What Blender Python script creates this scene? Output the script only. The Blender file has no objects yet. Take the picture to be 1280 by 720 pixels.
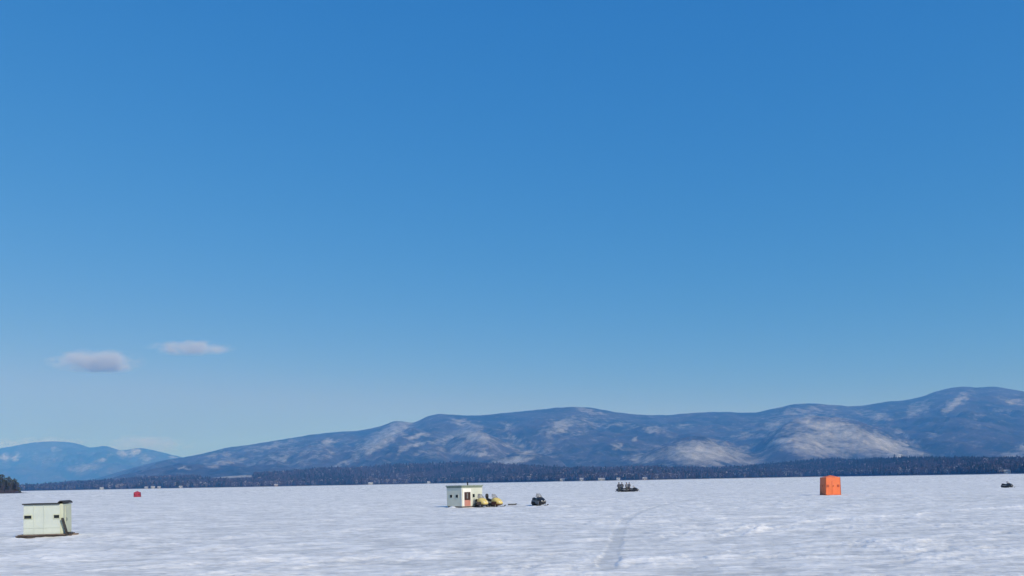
import bpy, bmesh, math, random
import numpy as np
from mathutils import Matrix, Vector

# ------------------------------------------------------------------ camera
EYE = 2.3            # metres above the ice
FPX = 1000.0         # focal length in pixels of the 1280 px wide photograph
CX, CY = 640.0, 602.1
ROLL = math.radians(1.02)
sc = bpy.context.scene
COL = sc.collection
cd = bpy.data.cameras.new('camera')
cam = bpy.data.objects.new('camera', cd)
COL.objects.link(cam)
cd.sensor_width = 36.0
cd.lens = 36.0 * FPX / 1280.0
cd.shift_y = (CY - 360.0) / 1280.0
cd.clip_start, cd.clip_end = 0.1, 120000.0
cam.matrix_world = (Matrix.Translation((0, 0, EYE)) @ Matrix.Rotation(math.pi / 2, 4, 'X')
                    @ Matrix.Rotation(-ROLL, 4, 'Z'))
sc.camera = cam

# ------------------------------------------------------------------ sky and sun
SUN_EL, SUN_ROT = math.radians(33), math.radians(138)
w = bpy.data.worlds.new('World')
sc.world = w
w.use_nodes = True
nt = w.node_tree
bg = nt.nodes['Background']
sky = nt.nodes.new('ShaderNodeTexSky')
sky.sky_type = 'NISHITA'
sky.sun_disc = False
sky.sun_elevation, sky.sun_rotation = SUN_EL, SUN_ROT
sky.altitude, sky.air_density, sky.dust_density, sky.ozone_density = 1500, 1.0, 1.0, 2.0
sep = nt.nodes.new('ShaderNodeSeparateColor')
com = nt.nodes.new('ShaderNodeCombineColor')
nt.links.new(sky.outputs[0], sep.inputs[0])
# the photograph's saturated colour response, applied evenly to the whole sky
for i, (pw, k) in enumerate(((1.55, 0.262), (0.61, 1.25), (0.30, 3.46))):
    a = nt.nodes.new('ShaderNodeMath'); a.operation = 'POWER'; a.inputs[1].default_value = pw
    b = nt.nodes.new('ShaderNodeMath'); b.operation = 'MULTIPLY'; b.inputs[1].default_value = k
    nt.links.new(sep.outputs[i], a.inputs[0])
    nt.links.new(a.outputs[0], b.inputs[0])
    c = nt.nodes.new('ShaderNodeMath'); c.operation = 'SMOOTH_MIN'; c.inputs[1].default_value = (2.5, 3.9, 6.2)[i]; c.inputs[2].default_value = 0.6
    nt.links.new(b.outputs[0], c.inputs[0])
    nt.links.new(c.outputs[0], com.inputs[i])
nt.links.new(com.outputs[0], bg.inputs[0])
bg.inputs[1].default_value = 0.10

sd = Vector((math.sin(SUN_ROT) * math.cos(SUN_EL), math.cos(SUN_ROT) * math.cos(SUN_EL), math.sin(SUN_EL)))
sl = bpy.data.lights.new('sun', 'SUN')
sl.energy, sl.angle, sl.color = 3.85, math.radians(0.53), (1.0, 0.92, 0.78)
so = bpy.data.objects.new('sun', sl)
so.rotation_euler = sd.to_track_quat('Z', 'Y').to_euler()
COL.objects.link(so)

vs = sc.view_settings
vs.view_transform, vs.look, vs.exposure, vs.gamma = 'Standard', 'None', 0.0, 1.0
vs.use_curve_mapping = False
sc.cycles.use_denoising = True
sc.cycles.volume_bounces = 1
sc.cycles.max_bounces = 6

# ------------------------------------------------------------------ pixel helpers
CR, SR = math.cos(ROLL), math.sin(ROLL)


def tz(px, py):
    """pixel -> (X/Y, Z/Y) slopes of its viewing direction"""
    u, v = (px - CX) / FPX, (CY - py) / FPX
    return u * CR + v * SR, -u * SR + v * CR


def pix(t, z):
    """slopes -> pixel"""
    return CX + FPX * (t * CR - z * SR), CY - FPX * (t * SR + z * CR)


def ground(px, py):
    t, z = tz(px, py)
    Y = EYE / -z
    return Vector((t * Y, Y, 0.0))


def on_ice(px, Y):
    """point on the ice at depth Y under a pixel column"""
    return ground(px, CY - math.tan(ROLL) * (px - CX) + FPX * EYE / Y / CR)


def at(px, py, Y):
    t, z = tz(px, py)
    return Vector((t * Y, Y, EYE + z * Y))


# ------------------------------------------------------------------ numpy noise
def _h(ix, iy, seed):
    n = (ix.astype(np.int64) * 374761393 + iy.astype(np.int64) * 668265263 + seed * 2147483647)
    n = (n ^ (n >> 13)) * 1274126177
    n = n ^ (n >> 16)
    return (n & 0xFFFF).astype(np.float64) / 65535.0


def vnoise(x, y, seed=0):
    ix, iy = np.floor(x), np.floor(y)
    fx, fy = x - ix, y - iy
    ux, uy = fx * fx * fx * (fx * (fx * 6 - 15) + 10), fy * fy * fy * (fy * (fy * 6 - 15) + 10)

    def g(dx, dy):
        a = _h(ix + dx, iy + dy, seed) * 2 * math.pi
        return np.cos(a) * (fx - dx) + np.sin(a) * (fy - dy)
    return ((g(0, 0) * (1 - ux) + g(1, 0) * ux) * (1 - uy) + (g(0, 1) * (1 - ux) + g(1, 1) * ux) * uy) * 1.5


def fbm(x, y, octv=4, seed=0, gain=0.5, lac=2.03):
    s, a = 0, 1.0
    for i in range(octv):
        s = s + a * vnoise(x, y, seed + i * 17)
        x, y, a = x * lac, y * lac, a * gain
    return s


def sstep(a, b, x):
    q = np.clip((x - a) / (b - a), 0, 1)
    return q * q * (3 - 2 * q)


# ------------------------------------------------------------------ materials
MATS = {}


def mat(name, col, rough=0.7, var=0.0, scale=6.0, bump=0.0, bscale=40.0, spec=0.3, col2=None, metal=0.0, alpha=1.0, trans=0.0):
    if name in MATS:
        return MATS[name]
    m = bpy.data.materials.new(name)
    m.use_nodes = True
    n = m.node_tree
    b = n.nodes['Principled BSDF']
    b.inputs['Roughness'].default_value = rough
    b.inputs['Specular IOR Level'].default_value = spec
    b.inputs['Metallic'].default_value = metal
    b.inputs['Alpha'].default_value = alpha
    b.inputs['Transmission Weight'].default_value = trans
    b.inputs['Base Color'].default_value = (*col, 1)
    tc = n.nodes.new('ShaderNodeTexCoord')
    if var or col2:
        nz = n.nodes.new('ShaderNodeTexNoise')
        nz.inputs['Scale'].default_value = scale
        nz.inputs['Detail'].default_value = 6
        nz.inputs['Roughness'].default_value = 0.65
        n.links.new(tc.outputs['Object'], nz.inputs['Vector'])
        rp = n.nodes.new('ShaderNodeValToRGB')
        c2 = col2 or tuple(max(0, c * (1 - var)) for c in col)
        c1 = col if col2 else tuple(min(1, c * (1 + var)) for c in col)
        rp.color_ramp.elements[0].position, rp.color_ramp.elements[1].position = 0.35, 0.65
        rp.color_ramp.elements[0].color = (*c2, 1)
        rp.color_ramp.elements[1].color = (*c1, 1)
        n.links.new(nz.outputs[0], rp.inputs[0])
        n.links.new(rp.outputs[0], b.inputs['Base Color'])
    if bump:
        nb = n.nodes.new('ShaderNodeTexNoise')
        nb.inputs['Scale'].default_value = bscale
        nb.inputs['Detail'].default_value = 4
        n.links.new(tc.outputs['Object'], nb.inputs['Vector'])
        bp = n.nodes.new('ShaderNodeBump')
        bp.inputs['Strength'].default_value = bump
        bp.inputs['Distance'].default_value = 0.02
        n.links.new(nb.outputs[0], bp.inputs['Height'])
        n.links.new(bp.outputs[0], b.inputs['Normal'])
    MATS[name] = m
    return m


# ------------------------------------------------------------------ mesh helpers
def link(name, me, parent=None, m=None):
    o = bpy.data.objects.new(name, me)
    COL.objects.link(o)
    if parent:
        o.parent = parent
    if m and me:
        me.materials.append(m)
    return o


def np_mesh(name, v, f, smooth=True):
    """v (n,3) array, f (m,k) int array with k = 3 or 4"""
    me = bpy.data.meshes.new(name)
    k = f.shape[1]
    me.vertices.add(len(v))
    me.vertices.foreach_set('co', np.asarray(v, dtype=np.float32).ravel())
    me.loops.add(f.size)
    me.loops.foreach_set('vertex_index', f.astype(np.int32).ravel())
    me.polygons.add(len(f))
    me.polygons.foreach_set('loop_start', np.arange(0, f.size, k, dtype=np.int32))
    me.polygons.foreach_set('use_smooth', np.full(len(f), smooth))
    me.update(calc_edges=True)
    return me


def tag(o, label=None, cat=None, group=None, kind=None):
    if label: o['label'] = label
    if cat: o['category'] = cat
    if group: o['group'] = group
    if kind: o['kind'] = kind
    return o


def empty(name, loc, rz=0.0, sca=1.0):
    o = bpy.data.objects.new(name, None)
    COL.objects.link(o)
    o.location = loc
    o.rotation_euler = (0, 0, rz)
    o.scale = (sca, sca, sca)
    o.empty_display_size = 0.3
    return o


class MB:
    def __init__(s):
        s.v, s.f = [], []

    def add(s, v, f):
        b = len(s.v)
        s.v += [tuple(p) for p in v]
        s.f += [tuple(i + b for i in q) for q in f]
        return s

    def box(s, x0, x1, y0, y1, z0, z1):
        v = [(x, y, z) for z in (z0, z1) for y in (y0, y1) for x in (x0, x1)]
        return s.add(v, [(0, 2, 3, 1), (4, 5, 7, 6), (0, 1, 5, 4), (2, 6, 7, 3), (0, 4, 6, 2), (1, 3, 7, 5)])

    def obox(s, c, ax, ay, az):
        c, ax, ay, az = map(Vector, (c, ax, ay, az))
        v = [c + i * ax + j * ay + k * az for k in (-1, 1) for j in (-1, 1) for i in (-1, 1)]
        return s.add(v, [(0, 2, 3, 1), (4, 5, 7, 6), (0, 1, 5, 4), (2, 6, 7, 3), (0, 4, 6, 2), (1, 3, 7, 5)])

    def rings(s, rs, cap=True):
        """rs: list of rings, each a list of points of equal length"""
        n = len(rs[0])
        v = [p for r in rs for p in r]
        f = []
        for i in range(len(rs) - 1):
            for j in range(n):
                k = (j + 1) % n
                f.append((i * n + j, i * n + k, (i + 1) * n + k, (i + 1) * n + j))
        if cap:
            f.append(tuple(reversed(range(n))))
            f.append(tuple(range((len(rs) - 1) * n, len(rs) * n)))
        return s.add(v, f)

    def tube(s, pts, r, n=8):
        pts = [Vector(p) for p in pts]
        rr = r if isinstance(r, (list, tuple)) else [r] * len(pts)
        rs = []
        for i, p in enumerate(pts):
            d = (pts[min(i + 1, len(pts) - 1)] - pts[max(i - 1, 0)]).normalized()
            a = d.cross(Vector((0, 0, 1)) if abs(d.z) < 0.9 else Vector((1, 0, 0))).normalized()
            b = d.cross(a)
            rs.append([p + rr[i] * (math.cos(2 * math.pi * k / n) * a + math.sin(2 * math.pi * k / n) * b) for k in range(n)])
        return s.rings(rs)

    def build(s, name, m, parent=None, smooth=False, bevel=0.0):
        me = bpy.data.meshes.new(name)
        me.from_pydata(s.v, [], s.f)
        bm = bmesh.new(); bm.from_mesh(me)
        bmesh.ops.recalc_face_normals(bm, faces=bm.faces)
        if bevel:
            bmesh.ops.bevel(bm, geom=[e for e in bm.edges if e.is_manifold and e.calc_face_angle(0) > 0.6], offset=bevel,
                            segments=2, affect='EDGES', profile=0.6)
        if smooth:
            for q in bm.faces: q.smooth = True
        bm.to_mesh(me); bm.free()
        return link(name, me, parent, m)


def copy_tree(o, parent=None):
    c = o.copy()
    COL.objects.link(c)
    c.parent = parent
    for ch in list(o.children):
        copy_tree(ch, c)
    return c


# ================================================================== THE ICE
def hor(px):
    return CY - math.tan(ROLL) * (px - CX)


TRACKS = [  # (pixel polyline, half width m, depth m, packed)
    ([(757, 708), (765, 690), (772, 671), (777, 656), (790, 645), (812, 636), (850, 627), (905, 619)], 0.25, 0.02, 0.8),
    ([(900, 648.5), (960, 646.5), (1030, 646), (1100, 646), (1132, 645), (1150, 641.5), (1210, 637.5), (1285, 634)], 0.38, -0.05, -0.8),
    ([(930, 668), (965, 660), (1005, 652.5), (1060, 648)], 0.30, -0.04, -0.6),
    ([(845, 690), (900, 676), (935, 662), (985, 653)], 0.3, 0.015, 0.2),
    ([(625, 640), (700, 652), (760, 664), (860, 690), (900, 730)], 0.25, 0.012, 0.15),
    ([(60, 700), (130, 690), (250, 676), (380, 664)], 0.25, -0.03, -0.4),
    ([(600, 637), (640, 637.5), (672, 636.5), (720, 632), (790, 620)], 0.3, 0.05, 0.5),
]


def seg_dist(px, py, poly):
    d = np.full(px.shape, 1e9)
    for a, b in zip(poly[:-1], poly[1:]):
        ax, ay, bx, by = a[0], a[1], b[0], b[1]
        L2 = (bx - ax) ** 2 + (by - ay) ** 2
        q = np.clip(((px - ax) * (bx - ax) + (py - ay) * (by - ay)) / L2, 0, 1)
        d = np.minimum(d, np.hypot(px - ax - q * (bx - ax), py - ay - q * (by - ay)))
    return d


def densify(poly, n=8):
    P = [Vector((p[0], p[1])) for p in poly]
    out = []
    for i in range(len(P) - 1):
        p0, p1, p2, p3 = P[max(i - 1, 0)], P[i], P[i + 1], P[min(i + 2, len(P) - 1)]
        for k in range(n):
            t = k / n
            out.append(0.5 * ((2 * p1) + (p2 - p0) * t + (2 * p0 - 5 * p1 + 4 * p2 - p3) * t * t + (3 * p1 - p0 - 3 * p2 + p3) * t ** 3))
    out.append(P[-1])
    return [(p.x, p.y) for p in out]


def build_lake():
    az = np.concatenate([np.radians(np.arange(-180, -42, 6.0)), np.radians(np.arange(-42, 42.01, 0.1)), np.radians(np.arange(45, 180, 6.0))])
    r = [4.0, 9.0, 13.0]
    while r[-1] < 260: r.append(r[-1] * 1.0085)
    while r[-1] < 4000: r.append(r[-1] * 1.06)
    r += [6000, 9000, 14000, 22000]
    r = np.array(r)
    R, A = np.meshgrid(r, az, indexing='ij')
    X, Y = R * np.sin(A), R * np.cos(A)
    fade = sstep(330, 120, R) * sstep(5, 12, R)
    # wind-carved drifts, stretched along the wind
    wx, wy = X * 0.93 + Y * 0.37, -X * 0.37 + Y * 0.93
    big = fbm(wx / 9, wy / 4.2, 3, 3)
    d1 = fbm(wx / 1.9 + 0.6 * big, wy / 0.9, 5, 11, 0.6)
    d2 = 1 - np.abs(fbm(wx / 1.3, wy / 0.75, 3, 29)) * 2
    cover = sstep(-0.25, 0.45, big + 0.35 * fbm(X / 30, Y / 30, 2, 41))
    h = 0.022 * big + 0.062 * d1 * (0.35 + 0.65 * cover) + 0.028 * d2 * (0.3 + 0.7 * cover)
    packed = np.zeros_like(h)
    for poly, hw, dep, pk in TRACKS:
        g = [ground(*p) for p in densify(poly)]
        d = seg_dist(X, Y, [(q.x, q.y) for q in g])
        hw2 = hw * (1 + 0.25 * fbm(X / 2, Y / 2, 2, 77) + 0.22 * fbm(X / .35, Y / .6, 2, 78))
        core = sstep(hw2 * 1.25, hw2 * 0.8, d)
        berm = np.exp(-((d - hw2 * 1.45) / (hw2 * 0.35)) ** 2)
        brk = sstep(-0.5, 0.1, fbm(X / 7, Y / 7, 2, 5) + 0.25)
        if dep > 0:
            h = h * (1 - 0.75 * core) - dep * core * brk + 0.3 * dep * berm * brk * (0.6 + d1)
        else:
            h = h - dep * core * brk * (1 + 0.8 * d1)
        packed = packed + pk * core * brk
    Z = h * fade
    n, m = R.shape
    v = np.stack([X, Y, Z], -1).reshape(-1, 3)
    i, j = np.meshgrid(np.arange(n - 1), np.arange(m), indexing='ij')
    j2 = (j + 1) % m
    f = np.stack([i * m + j, (i + 1) * m + j, (i + 1) * m + j2, i * m + j2], -1).reshape(-1, 4)[:, ::-1]
    me = np_mesh('frozen_lake', v, f)
    at_ = me.attributes.new('packed', 'FLOAT', 'POINT')
    at_.data.foreach_set('value', packed.ravel().astype(np.float32))
    at_ = me.attributes.new('drift', 'FLOAT', 'POINT')
    dr = np.clip(0.5 + 0.6 * d1 + 0.18 * big + 0.12 * (d2 - 0.5), 0, 1)
    at_.data.foreach_set('value', dr.ravel().astype(np.float32))
    # the inner cap
    bm = bmesh.new(); bm.from_mesh(me)
    bm.verts.ensure_lookup_table()
    q = bm.faces.new([bm.verts[k] for k in range(m)])
    bm.normal_update()
    if q.normal.z < 0: q.normal_flip()
    bm.to_mesh(me); bm.free()
    return tag(link('frozen_lake', me, None, snow_mat()), kind='structure')


def snow_mat():
    m = bpy.data.materials.new('wind_packed_snow')
    m.use_nodes = True
    n = m.node_tree
    L = n.links.new
    b = n.nodes['Principled BSDF']
    b.inputs['Roughness'].default_value = 0.62
    b.inputs['Specular IOR Level'].default_value = 0.25
    geo = n.nodes.new('ShaderNodeNewGeometry')
    mp = n.nodes.new('ShaderNodeMapping')
    mp.inputs['Rotation'].default_value = (0, 0, math.radians(-22))
    mp.inputs['Scale'].default_value = (0.5, 1.25, 1)
    L(geo.outputs['Position'], mp.inputs['Vector'])
    at1 = n.nodes.new('ShaderNodeAttribute'); at1.attribute_name = 'drift'
    at2 = n.nodes.new('ShaderNodeAttribute'); at2.attribute_name = 'packed'

    def noise(sc_, det=5, rough=0.6):
        q = n.nodes.new('ShaderNodeTexNoise')
        q.inputs['Scale'].default_value = sc_
        q.inputs['Detail'].default_value = det
        q.inputs['Roughness'].default_value = rough
        L(mp.outputs[0], q.inputs['Vector'])
        return q.outputs[0]

    def mth(op, a, c, clamp=False):
        q = n.nodes.new('ShaderNodeMath'); q.operation = op; q.use_clamp = clamp
        for k, s in enumerate((a, c)):
            if isinstance(s, (int, float)): q.inputs[k].default_value = s
            else: L(s, q.inputs[k])
        return q.outputs[0]
    fine = noise(2.3, 7, 0.74)
    broad = noise(0.045, 4, 0.6)
    midn = noise(0.42, 4, 0.6)
    tiny = noise(4.5, 5, 0.65)
    s = mth('ADD', mth('MULTIPLY', at1.outputs['Fac'], 0.40), mth('MULTIPLY', mth('SUBTRACT', fine, 0.15), 1.35))
    s = mth('ADD', s, mth('ADD', mth('MULTIPLY', broad, 0.22), 0.09))
    s = mth('ADD', s, mth('MULTIPLY', mth('SUBTRACT', midn, 0.5), 0.40))
    s = mth('ADD', s, mth('MULTIPLY', mth('SUBTRACT', tiny, 0.5), 0.85))
    s = mth('SUBTRACT', s, mth('MULTIPLY', at2.outputs['Fac'], 0.20))
    rp = n.nodes.new('ShaderNodeValToRGB')
    e = rp.color_ramp.elements
    e[0].position, e[0].color = 0.62, (0.55, 0.565, 0.58, 1)
    e[1].position, e[1].color = 1.18, (0.93, 0.93, 0.93, 1)
    k = rp.color_ramp.elements.new(0.86); k.color = (0.73, 0.74, 0.75, 1)
    s2 = mth('MULTIPLY', s, 1.0)
    # colour ramp takes 0..1, so compress
    s3 = mth('MULTIPLY', s2, 0.8)
    e[0].position, k.position = 0.50, 0.69
    rp.color_ramp.elements[2].position = 0.94
    L(s3, rp.inputs[0])
    L(rp.outputs[0], b.inputs['Base Color'])
    bp = n.nodes.new('ShaderNodeBump')
    bp.inputs['Strength'].default_value = 0.8
    bp.inputs['Distance'].default_value = 0.05
    L(noise(4.0, 6, 0.65), bp.inputs['Height'])
    L(bp.outputs[0], b.inputs['Normal'])
    return m


build_lake()


# ================================================================== FAR LAND
def curve(pts, t):
    """polyline of (t, value) -> smooth interpolation"""
    pts = sorted(pts)
    x = np.array([p[0] for p in pts]); y = np.array([p[1] for p in pts])
    i = np.clip(np.searchsorted(x, t) - 1, 0, len(x) - 2)
    d = np.gradient(y, x)
    hh = x[i + 1] - x[i]
    q = np.clip((t - x[i]) / hh, 0, 1)
    return ((2 * q**3 - 3 * q**2 + 1) * y[i] + (q**3 - 2 * q**2 + q) * hh * d[i]
            + (-2 * q**3 + 3 * q**2) * y[i + 1] + (q**3 - q**2) * hh * d[i + 1])


def slopes(pts):
    return [tz(*p) for p in pts]


def grid_faces(n, m):
    i, j = np.meshgrid(np.arange(n - 1), np.arange(m - 1), indexing='ij')
    return np.stack([i * m + j, i * m + j + 1, (i + 1) * m + j + 1, (i + 1) * m + j], -1).reshape(-1, 4)


def patch_field(T, Z, patches):
    """snow cover as a field over directions, evaluated once on the terrain's own points"""
    PX, PY = pix(T, Z)
    s = np.zeros_like(T)
    wob = fbm(PX / 9, PY / 5, 3, 91)
    wob2 = fbm(PX / 9, PY / 5, 3, 97)
    for cx, cy, rx, ry, ang, st in patches:
        a = math.radians(ang)
        dx, dy = PX - cx + 5 * wob, PY - cy + 2.2 * wob2
        u, v = dx * math.cos(a) + dy * math.sin(a), -dx * math.sin(a) + dy * math.cos(a)
        d = np.sqrt((u / rx) ** 2 + (v / ry) ** 2)
        s = np.maximum(s, st * sstep(1.6, 0.25, d))
    return s


SKYLINE = [(-420, 600), (-250, 598), (60, 604), (120, 596), (170, 583), (205, 575), (232, 571), (260, 565), (280, 560), (310, 556), (340, 551), (365, 547), (390, 543),
           (420, 540), (455, 537), (480, 531), (495, 526), (505, 526.5), (515, 528), (535, 520), (550, 517), (565, 518), (590, 519), (620, 517),
           (660, 513), (690, 510), (715, 508.5), (740, 509.5), (770, 515), (800, 518), (830, 518.5), (870, 515.5), (900, 514.5), (945, 515),
           (970, 510), (990, 505.5), (1010, 504), (1040, 506), (1075, 507), (1100, 503), (1150, 496), (1165, 491), (1185, 485.5), (1205, 483),
           (1220, 484), (1240, 483), (1262, 486), (1280, 489), (1330, 500), (1400, 512), (1500, 522), (1620, 540)]
SPURS = [  # crest pixels, distance, front and back breadth
    ([(730, 590), (765, 580), (800, 569), (830, 557), (868, 549), (900, 554), (930, 564), (960, 578), (985, 592)], 5300, 900, 700),
    ([(915, 590), (940, 566), (962, 546), (985, 531), (1012, 523), (1050, 526), (1090, 537), (1120, 549), (1150, 562), (1185, 576), (1220, 590)], 6100, 1300, 700),
    ([(520, 590), (540, 572), (562, 553), (590, 541), (612, 545), (640, 557), (680, 572), (720, 590)], 6500, 1100, 600),
    ([(580, 592), (600, 580), (630, 572), (660, 567), (690, 573), (720, 586)], 5000, 700, 500),
    ([(405, 590), (430, 576), (470, 560), (500, 544), (520, 536), (540, 545), (556, 562), (575, 590)], 7100, 1200, 600),
    ([(690, 590), (720, 565), (745, 549), (775, 540), (810, 535), (840, 545), (870, 565), (900, 590)], 6800, 1200, 700),
    ([(1150, 592), (1200, 577), (1250, 570), (1300, 563), (1380, 560), (1500, 575)], 4900, 800, 600),
    ([(70, 612), (110, 605), (150, 597), (190, 589), (230, 583), (280, 585), (330, 584), (380, 588), (430, 600)], 5200, 1000, 900),
    ([(1130, 590), (1160, 562), (1185, 536), (1203, 517), (1225, 522), (1250, 540), (1280, 548), (1330, 560)], 7000, 1000, 600),
    ([(250, 600), (290, 583), (330, 571), (370, 562), (410, 559), (440, 568), (470, 590)], 7300, 1100, 600),
]
PATCH = [(228, 585, 6, 2, 0, .8), (265, 570, 10, 4, -15, .5), (282, 567, 8, 5, 0, .4), (280, 578, 24, 4, -10, .4), (345, 557, 30, 3.5, -15, .5),
         (410, 552, 16, 2.5, -5, .55), (355, 573, 9, 3, -20, .5), (400, 571, 40, 4, -12, .3), (478, 549, 40, 10, -32, .7), (455, 566, 10, 4, -10, .7),
         (430, 579, 20, 2.5, -15, .5), (522, 545, 14, 3, -15, .6), (505, 561, 12, 4, -38, .5), (525, 555, 11, 2.5, -5, .85), (555, 549, 22, 4, -15, .4),
         (592, 546, 24, 8, 10, .65), (585, 531, 22, 5, 12, .45), (575, 525, 12, 3, 0, .4), (590, 567, 27, 2.6, 3, .75), (640, 576, 28, 5.5, -10, .8),
         (657, 566, 11, 2.6, -10, .65), (635, 533, 12, 3, 35, .4), (642, 547, 18, 3, 30, .4), (700, 534, 20, 9, -30, .55), (733, 513, 16, 4, 15, .5),
         (690, 526, 9, 4, 0, .3), (710, 546, 32, 5, -22, .28), (760, 531, 28, 5, 0, .25), (770, 557, 10, 3.5, 10, .6), (817, 537, 17, 4.5, 5, .6),
         (793, 549, 5, 3, 0, .6), (855, 532, 16, 3, 0, .4), (800, 574, 22, 6, 0, .5), (872, 566, 44, 14, 0, .8), (862, 555, 28, 5, -3, .5), (925, 575, 30, 6, 0, .45),
         (930, 545, 20, 5, -5, .3), (967, 532, 15, 6, -10, .45), (988, 516, 17, 4, -5, .45), (1006, 525, 12, 4, -5, .75), (1045, 538, 55, 13, 13, .75), (975, 552, 16, 4, -10, .85),
         (1015, 561, 55, 9, 5, .65), (1110, 556, 48, 11, 17, .7), (1120, 571, 18, 3, 0, .8), (1098, 521, 16, 5, 0, .5), (1147, 511, 20, 8, -30, .42), (1195, 503, 22, 5, -37, .65),
         (1165, 543, 9, 3.5, 10, .45), (1265, 502, 17, 4, 10, .55), (1262, 515, 9, 3, 0, .4), (1268, 568, 16, 4, 0, .6), (1277, 560, 9, 3, 0, .5), (1125, 540, 18, 3, 25, .4),
         (310, 562, 18, 3, -12, .35), (1045, 549, 85, 20, 9, .55), (875, 567, 60, 15, 0, .5), (640, 560, 60, 10, 5, .3), (560, 560, 50, 9, -8, .28), (370, 565, 60, 8, -12, .25), (720, 530, 40, 12, -10, .25), (1010, 515, 40, 8, 0, .28), (1225, 520, 18, 3, -20, .22), (1085, 515, 20, 3, -5, .3)]
FAR_SKY = [(-500, 590), (-300, 578), (-150, 568), (-60, 563), (0, 560), (22, 556), (45, 552.5), (70, 551.5), (100, 555), (112, 559), (130, 557), (150, 562), (175, 559.5),
           (190, 562), (210, 567), (235, 573), (280, 582), (340, 592), (420, 600)]
FAR_PATCH = [(6, 572, 6, 4, 0, .8), (20, 571, 6, 3, -35, 1), (155, 567, 8, 4, 10, .9), (168, 565, 5, 5, -45, 1), (183, 573, 9, 6, 0, .4), (105, 584, 22, 4, -5, .4),
             (70, 562, 7, 3, 0, .35), (215, 571, 6, 2, 20, .7), (132, 572, 13, 3, -20, .4), (60, 575, 20, 4, 0, .25), (40, 566, 8, 3, -20, .3)]


def forest_slope_mat():
    """a wooded mountainside under snow: bare hardwood, dark conifers, open snow where the attribute says so"""
    m = bpy.data.materials.new('wooded_mountainside')
    m.use_nodes = True
    n = m.node_tree
    L = n.links.new
    b = n.nodes['Principled BSDF']
    b.inputs['Roughness'].default_value = 0.9
    b.inputs['Specular IOR Level'].default_value = 0.05
    geo = n.nodes.new('ShaderNodeNewGeometry')

    def noise(s, det=4, rough=0.6):
        q = n.nodes.new('ShaderNodeTexNoise')
        q.inputs['Scale'].default_value = s
        q.inputs['Detail'].default_value = det
        q.inputs['Roughness'].default_value = rough
        L(geo.outputs['Position'], q.inputs['Vector'])
        return q.outputs[0]

    def mth(op, a, c, clamp=False):
        q = n.nodes.new('ShaderNodeMath'); q.operation = op; q.use_clamp = clamp
        for k, s in enumerate((a, c)):
            if isinstance(s, (int, float)): q.inputs[k].default_value = s
            else: L(s, q.inputs[k])
        return q.outputs[0]

    def mix(fac, a, c):
        q = n.nodes.new('ShaderNodeMix'); q.data_type = 'RGBA'
        L(fac, q.inputs[0])
        for k, s in ((6, a), (7, c)):
            if isinstance(s, tuple): q.inputs[k].default_value = (*s, 1)
            else: L(s, q.inputs[k])
        return q.outputs[2]
    rp = n.nodes.new('ShaderNodeMapRange')
    rp.inputs[1].default_value, rp.inputs[2].default_value = 0.46, 0.58
    L(noise(0.0022, 5, 0.65), rp.inputs[0])
    wood = mix(rp.outputs[0], (0.048, 0.046, 0.056), (0.014, 0.019, 0.019))
    at1 = n.nodes.new('ShaderNodeAttribute'); at1.attribute_name = 'snow'
    sp = mth('ADD', at1.outputs['Fac'], mth('MULTIPLY', mth('SUBTRACT', noise(0.009, 7, 0.75), 0.47), 2.3))
    mr = n.nodes.new('ShaderNodeMapRange')
    mr.inputs[1].default_value, mr.inputs[2].default_value = 0.18, 1.08
    L(sp, mr.inputs[0])
    L(mix(mr.outputs[0], wood, (0.37, 0.375, 0.395)), b.inputs['Base Color'])
    bp = n.nodes.new('ShaderNodeBump')
    bp.inputs['Strength'].default_value = 0.7
    bp.inputs['Distance'].default_value = 14
    L(noise(0.035, 3, 0.6), bp.inputs['Height'])
    L(bp.outputs[0], b.inputs['Normal'])
    return m


MS = forest_slope_mat()


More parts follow.
